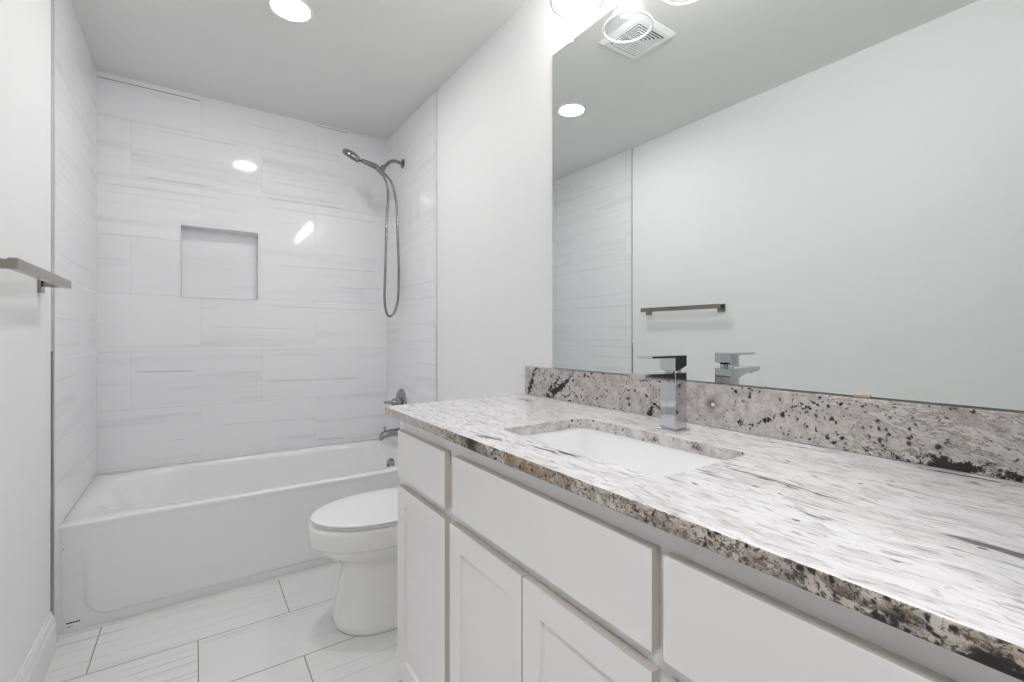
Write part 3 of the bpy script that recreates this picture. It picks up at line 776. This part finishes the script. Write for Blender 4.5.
# ------------------------------------------------------------------ ceiling: recessed light, added hallway fill light and exhaust grille
def downlight(x, y, label, m, r=0.072):
    d = thing('recessed_light', label, 'ceiling light', (x, y, H))
    bm = bmesh.new(); lathe(bm, (x, y, H - 0.0004), (0, 0, -1), [(0, r + 0.012), (0.003, r + 0.011), (0.006, r + 0.004), (0.0045, r)], 56, True, False)
    link('trim_ring', bm, M['trim'], d, smooth=True)
    bm = bmesh.new(); lathe(bm, (x, y, H - 0.0042), (0, 0, -1), [(0, r), (0.0016, r * 0.8), (0.002, r * 0.3)], 48)
    link('lens', bm, m, d, smooth=True)
downlight(0.747, 2.093, 'round lit recessed light in the bathroom ceiling near the tub', M['lens'])
downlight(0.0, -0.62, 'unseen round fill light added in the hallway ceiling beyond the doorway', M['hall_fill_lens'], 0.22)  # added out of view to brighten the vanity fronts

EX, EY = 0.957, 1.415
ex = thing('exhaust_fan', 'white square exhaust fan grille on ceiling, seen in the mirror', 'exhaust fan', (EX, EY, H))
bm = bmesh.new()
def sq(h, z): return [(EX - h, EY - h, z), (EX + h, EY - h, z), (EX + h, EY + h, z), (EX - h, EY + h, z)]
loft(bm, [sq(0.120, H - 0.0004), sq(0.120, H - 0.006), sq(0.104, H - 0.018), sq(0.087, H - 0.019), sq(0.084, H - 0.010)], cap0=False, cap1=False)
link('frame', bm, M['vent'], ex)
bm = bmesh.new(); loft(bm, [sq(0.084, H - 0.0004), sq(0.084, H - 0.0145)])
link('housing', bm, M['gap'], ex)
for k in range(6):
    h = 0.077 - k * 0.0130
    bm = bmesh.new(); loft(bm, [sq(h, H - 0.019), sq(h - 0.0060, H - 0.017), sq(h - 0.0060, H - 0.010), sq(h, H - 0.011), sq(h, H - 0.019)], cap0=False, cap1=False)
    bmesh.ops.remove_doubles(bm, verts=bm.verts, dist=1e-6)
    link('louvre', bm, M['vent'], ex)
bm = bmesh.new()
box(bm, EX - 0.086, EX + 0.086, EY - 0.002, EY + 0.002, H - 0.0165, H - 0.0142); box(bm, EX - 0.002, EX + 0.002, EY - 0.086, EY + 0.086, H - 0.0163, H - 0.0141)
link('rib', bm, M['vent'], ex)

# ------------------------------------------------------------------ towel bar
tb = thing('towel_bar', 'square brushed nickel towel bar on the left wall', 'towel bar', (0.0, 1.85, 1.281))
PY0, PY1 = 1.587, 2.126
for y in (PY0, PY1):
    bm = bmesh.new(); box(bm, 0.0005, 0.009, y - 0.024, y + 0.024, 1.256, 1.304)
    fl = link('flange', bm, M['nickel'], tb, bevel=0.001)
    bm = bmesh.new(); box(bm, 0.009, 0.0575, y - 0.009, y + 0.009, 1.276, 1.2985)
    link('post', bm, M['nickel'], fl, bevel=0.0008)
link('bar', B(0.0575, 0.0755, PY0 - 0.022, PY1 + 0.012, 1.2740, 1.3005), M['nickel'], tb, bevel=0.0008)

# ------------------------------------------------------------------ shower: arm, hand shower, hose, valve, spout
WX = W - 0.006
AY, AZ = 2.839, 2.211
sh = thing('hand_shower', 'dark chrome hand shower on a wall arm with a looped hose', 'shower', (WX, AY, AZ))
bm = bmesh.new(); lathe(bm, (WX - 0.0003, AY, AZ), (-1, 0, 0), [(0, 0.030), (0.004, 0.030), (0.009, 0.024), (0.012, 0.012)], 36)
link('flange', bm, M['steel'], sh, smooth=True)
bm = bmesh.new(); tube(bm, spline([(WX - 0.008, AY, AZ), (WX - 0.05, AY, AZ + 0.006), (WX - 0.085, AY - 0.002, AZ - 0.006), (WX - 0.118, AY - 0.005, AZ - 0.040), (WX - 0.135, AY - 0.007, AZ - 0.062)], 8), 0.0105, 16)
link('arm', bm, M['steel'], sh, smooth=True)
BP = Vector((WX - 0.140, AY - 0.008, AZ - 0.070))        # bracket joint
bm = bmesh.new(); lathe(bm, BP + Vector((0.014, 0.001, 0.026)), (-0.5, 0, -0.86), [(0, 0.014), (0.004, 0.017), (0.030, 0.017), (0.034, 0.014)], 24)
lathe(bm, BP + Vector((0.010, 0.0, -0.018)), (-0.85, -0.02, 0.5), [(0, 0.013), (0.006, 0.016), (0.034, 0.016), (0.040, 0.013)], 24)
br = link('bracket', bm, M['steel'], sh, smooth=True)
HB = BP + Vector((-0.004, -0.004, -0.022))               # lower end of the handle
HT = Vector((1.243, 2.80, 2.162))                       # neck of the head
bm = bmesh.new()
hp = spline([HB + Vector((0.012, 0, -0.008)), HB + Vector((-0.028, -0.008, 0.024)), (HB + HT) / 2 + Vector((0.006, 0, 0.012)), HT], 8)
tube(bm, hp, [0.0120 + 0.005 * math.sin(math.pi * i / (len(hp) - 1)) for i in range(len(hp))], 16)
hd = link('handle', bm, M['steel'], sh, smooth=True)
hn = Vector((-0.38, 0.33, -0.86)).normalized()           # the head looks down into the tub
HC = HT + Vector((-0.058, -0.004, 0.018))
bm = bmesh.new(); lathe(bm, HC, hn, [(-0.022, 0.012), (-0.018, 0.034), (-0.010, 0.050), (0.0, 0.056), (0.010, 0.056), (0.014, 0.052)], 40)
h2 = link('spray_head', bm, M['steel'], sh, smooth=True)
bm = bmesh.new(); lathe(bm, HC + hn * 0.0142, hn, [(0, 0.050), (0.002, 0.048), (0.0028, 0.020)], 40)
for k in range(3):
    for j in range(6 * (k + 1)):
        a, b = frame_of(hn); t_ = 2 * math.pi * j / (6 * (k + 1))
        lathe(bm, HC + hn * 0.016 + (a * math.cos(t_) + b * math.sin(t_)) * 0.0135 * (k + 1), hn, [(0, 0.0022), (0.003, 0.0014)], 6)
link('spray_face', bm, M['rubber'], h2, smooth=True)
bm = bmesh.new()
hose = spline([HB + Vector((0.010, 0, -0.004)), (1.416, 2.832, 2.02), (1.408, 2.834, 1.80), (1.400, 2.835, 1.50), (1.396, 2.835, 1.34), (1.408, 2.835, 1.258),
               (1.432, 2.834, 1.236), (1.462, 2.833, 1.268), (1.483, 2.832, 1.36), (1.486, 2.832, 1.55), (1.478, 2.833, 1.80), (1.468, 2.833, 1.97), (1.440, 2.833, 2.075), BP + Vector((0.018, 0.0, -0.022))], 22)
tube(bm, hose, 0.0078, 12, ridge=0.10)
link('hose', bm, M['steel'], sh, smooth=True, angle=None)

vy, vz = 2.862, 0.688
va = thing('shower_valve', 'chrome shower valve with round plate on the right shower wall', 'valve', (WX, vy, vz))
bm = bmesh.new(); lathe(bm, (WX - 0.0003, vy, vz), (-1, 0, 0), [(0, 0.085), (0.004, 0.085), (0.010, 0.078), (0.013, 0.05)], 48)
link('escutcheon', bm, M['plated'], va, smooth=True)
bm = bmesh.new(); lathe(bm, (WX - 0.012, vy, vz), (-1, 0, 0), [(0, 0.030), (0.035, 0.027), (0.050, 0.024), (0.056, 0.016)], 32)
hb = link('handle', bm, M['plated'], va, smooth=True)
bm = bmesh.new(); tube(bm, [(WX - 0.048, vy, vz), (WX - 0.075, vy - 0.004, vz + 0.004), (WX - 0.118, vy - 0.008, vz + 0.006)], [0.011, 0.010, 0.007], 14)
link('lever', bm, M['plated'], hb, smooth=True)
sy, sz = 2.862, 0.497
ts = thing('tub_spout', 'chrome tub spout above the far end of the bathtub', 'spout', (WX, sy, sz))
bm = bmesh.new()
rings = []
for x, r, dz in ((0.0003, 0.030, 0), (0.012, 0.030, 0), (0.014, 0.025, 0), (0.06, 0.024, 0.0), (0.095, 0.024, -0.002), (0.118, 0.025, -0.008), (0.134, 0.024, -0.018), (0.142, 0.019, -0.027)):
    rings.append([(WX - x, sy + r * math.cos(a * math.pi / 14), sz + dz + r * math.sin(a * math.pi / 14)) for a in range(28)])
loft(bm, rings)
s1 = link('spout_body', bm, M['plated'], ts, smooth=True)
bm = bmesh.new(); lathe(bm, (WX - 0.112, sy, sz + 0.014), (0, 0, 1), [(0, 0.005), (0.016, 0.005), (0.018, 0.008), (0.026, 0.008), (0.028, 0.005)], 16)
link('diverter_knob', bm, M['plated'], s1, smooth=True)
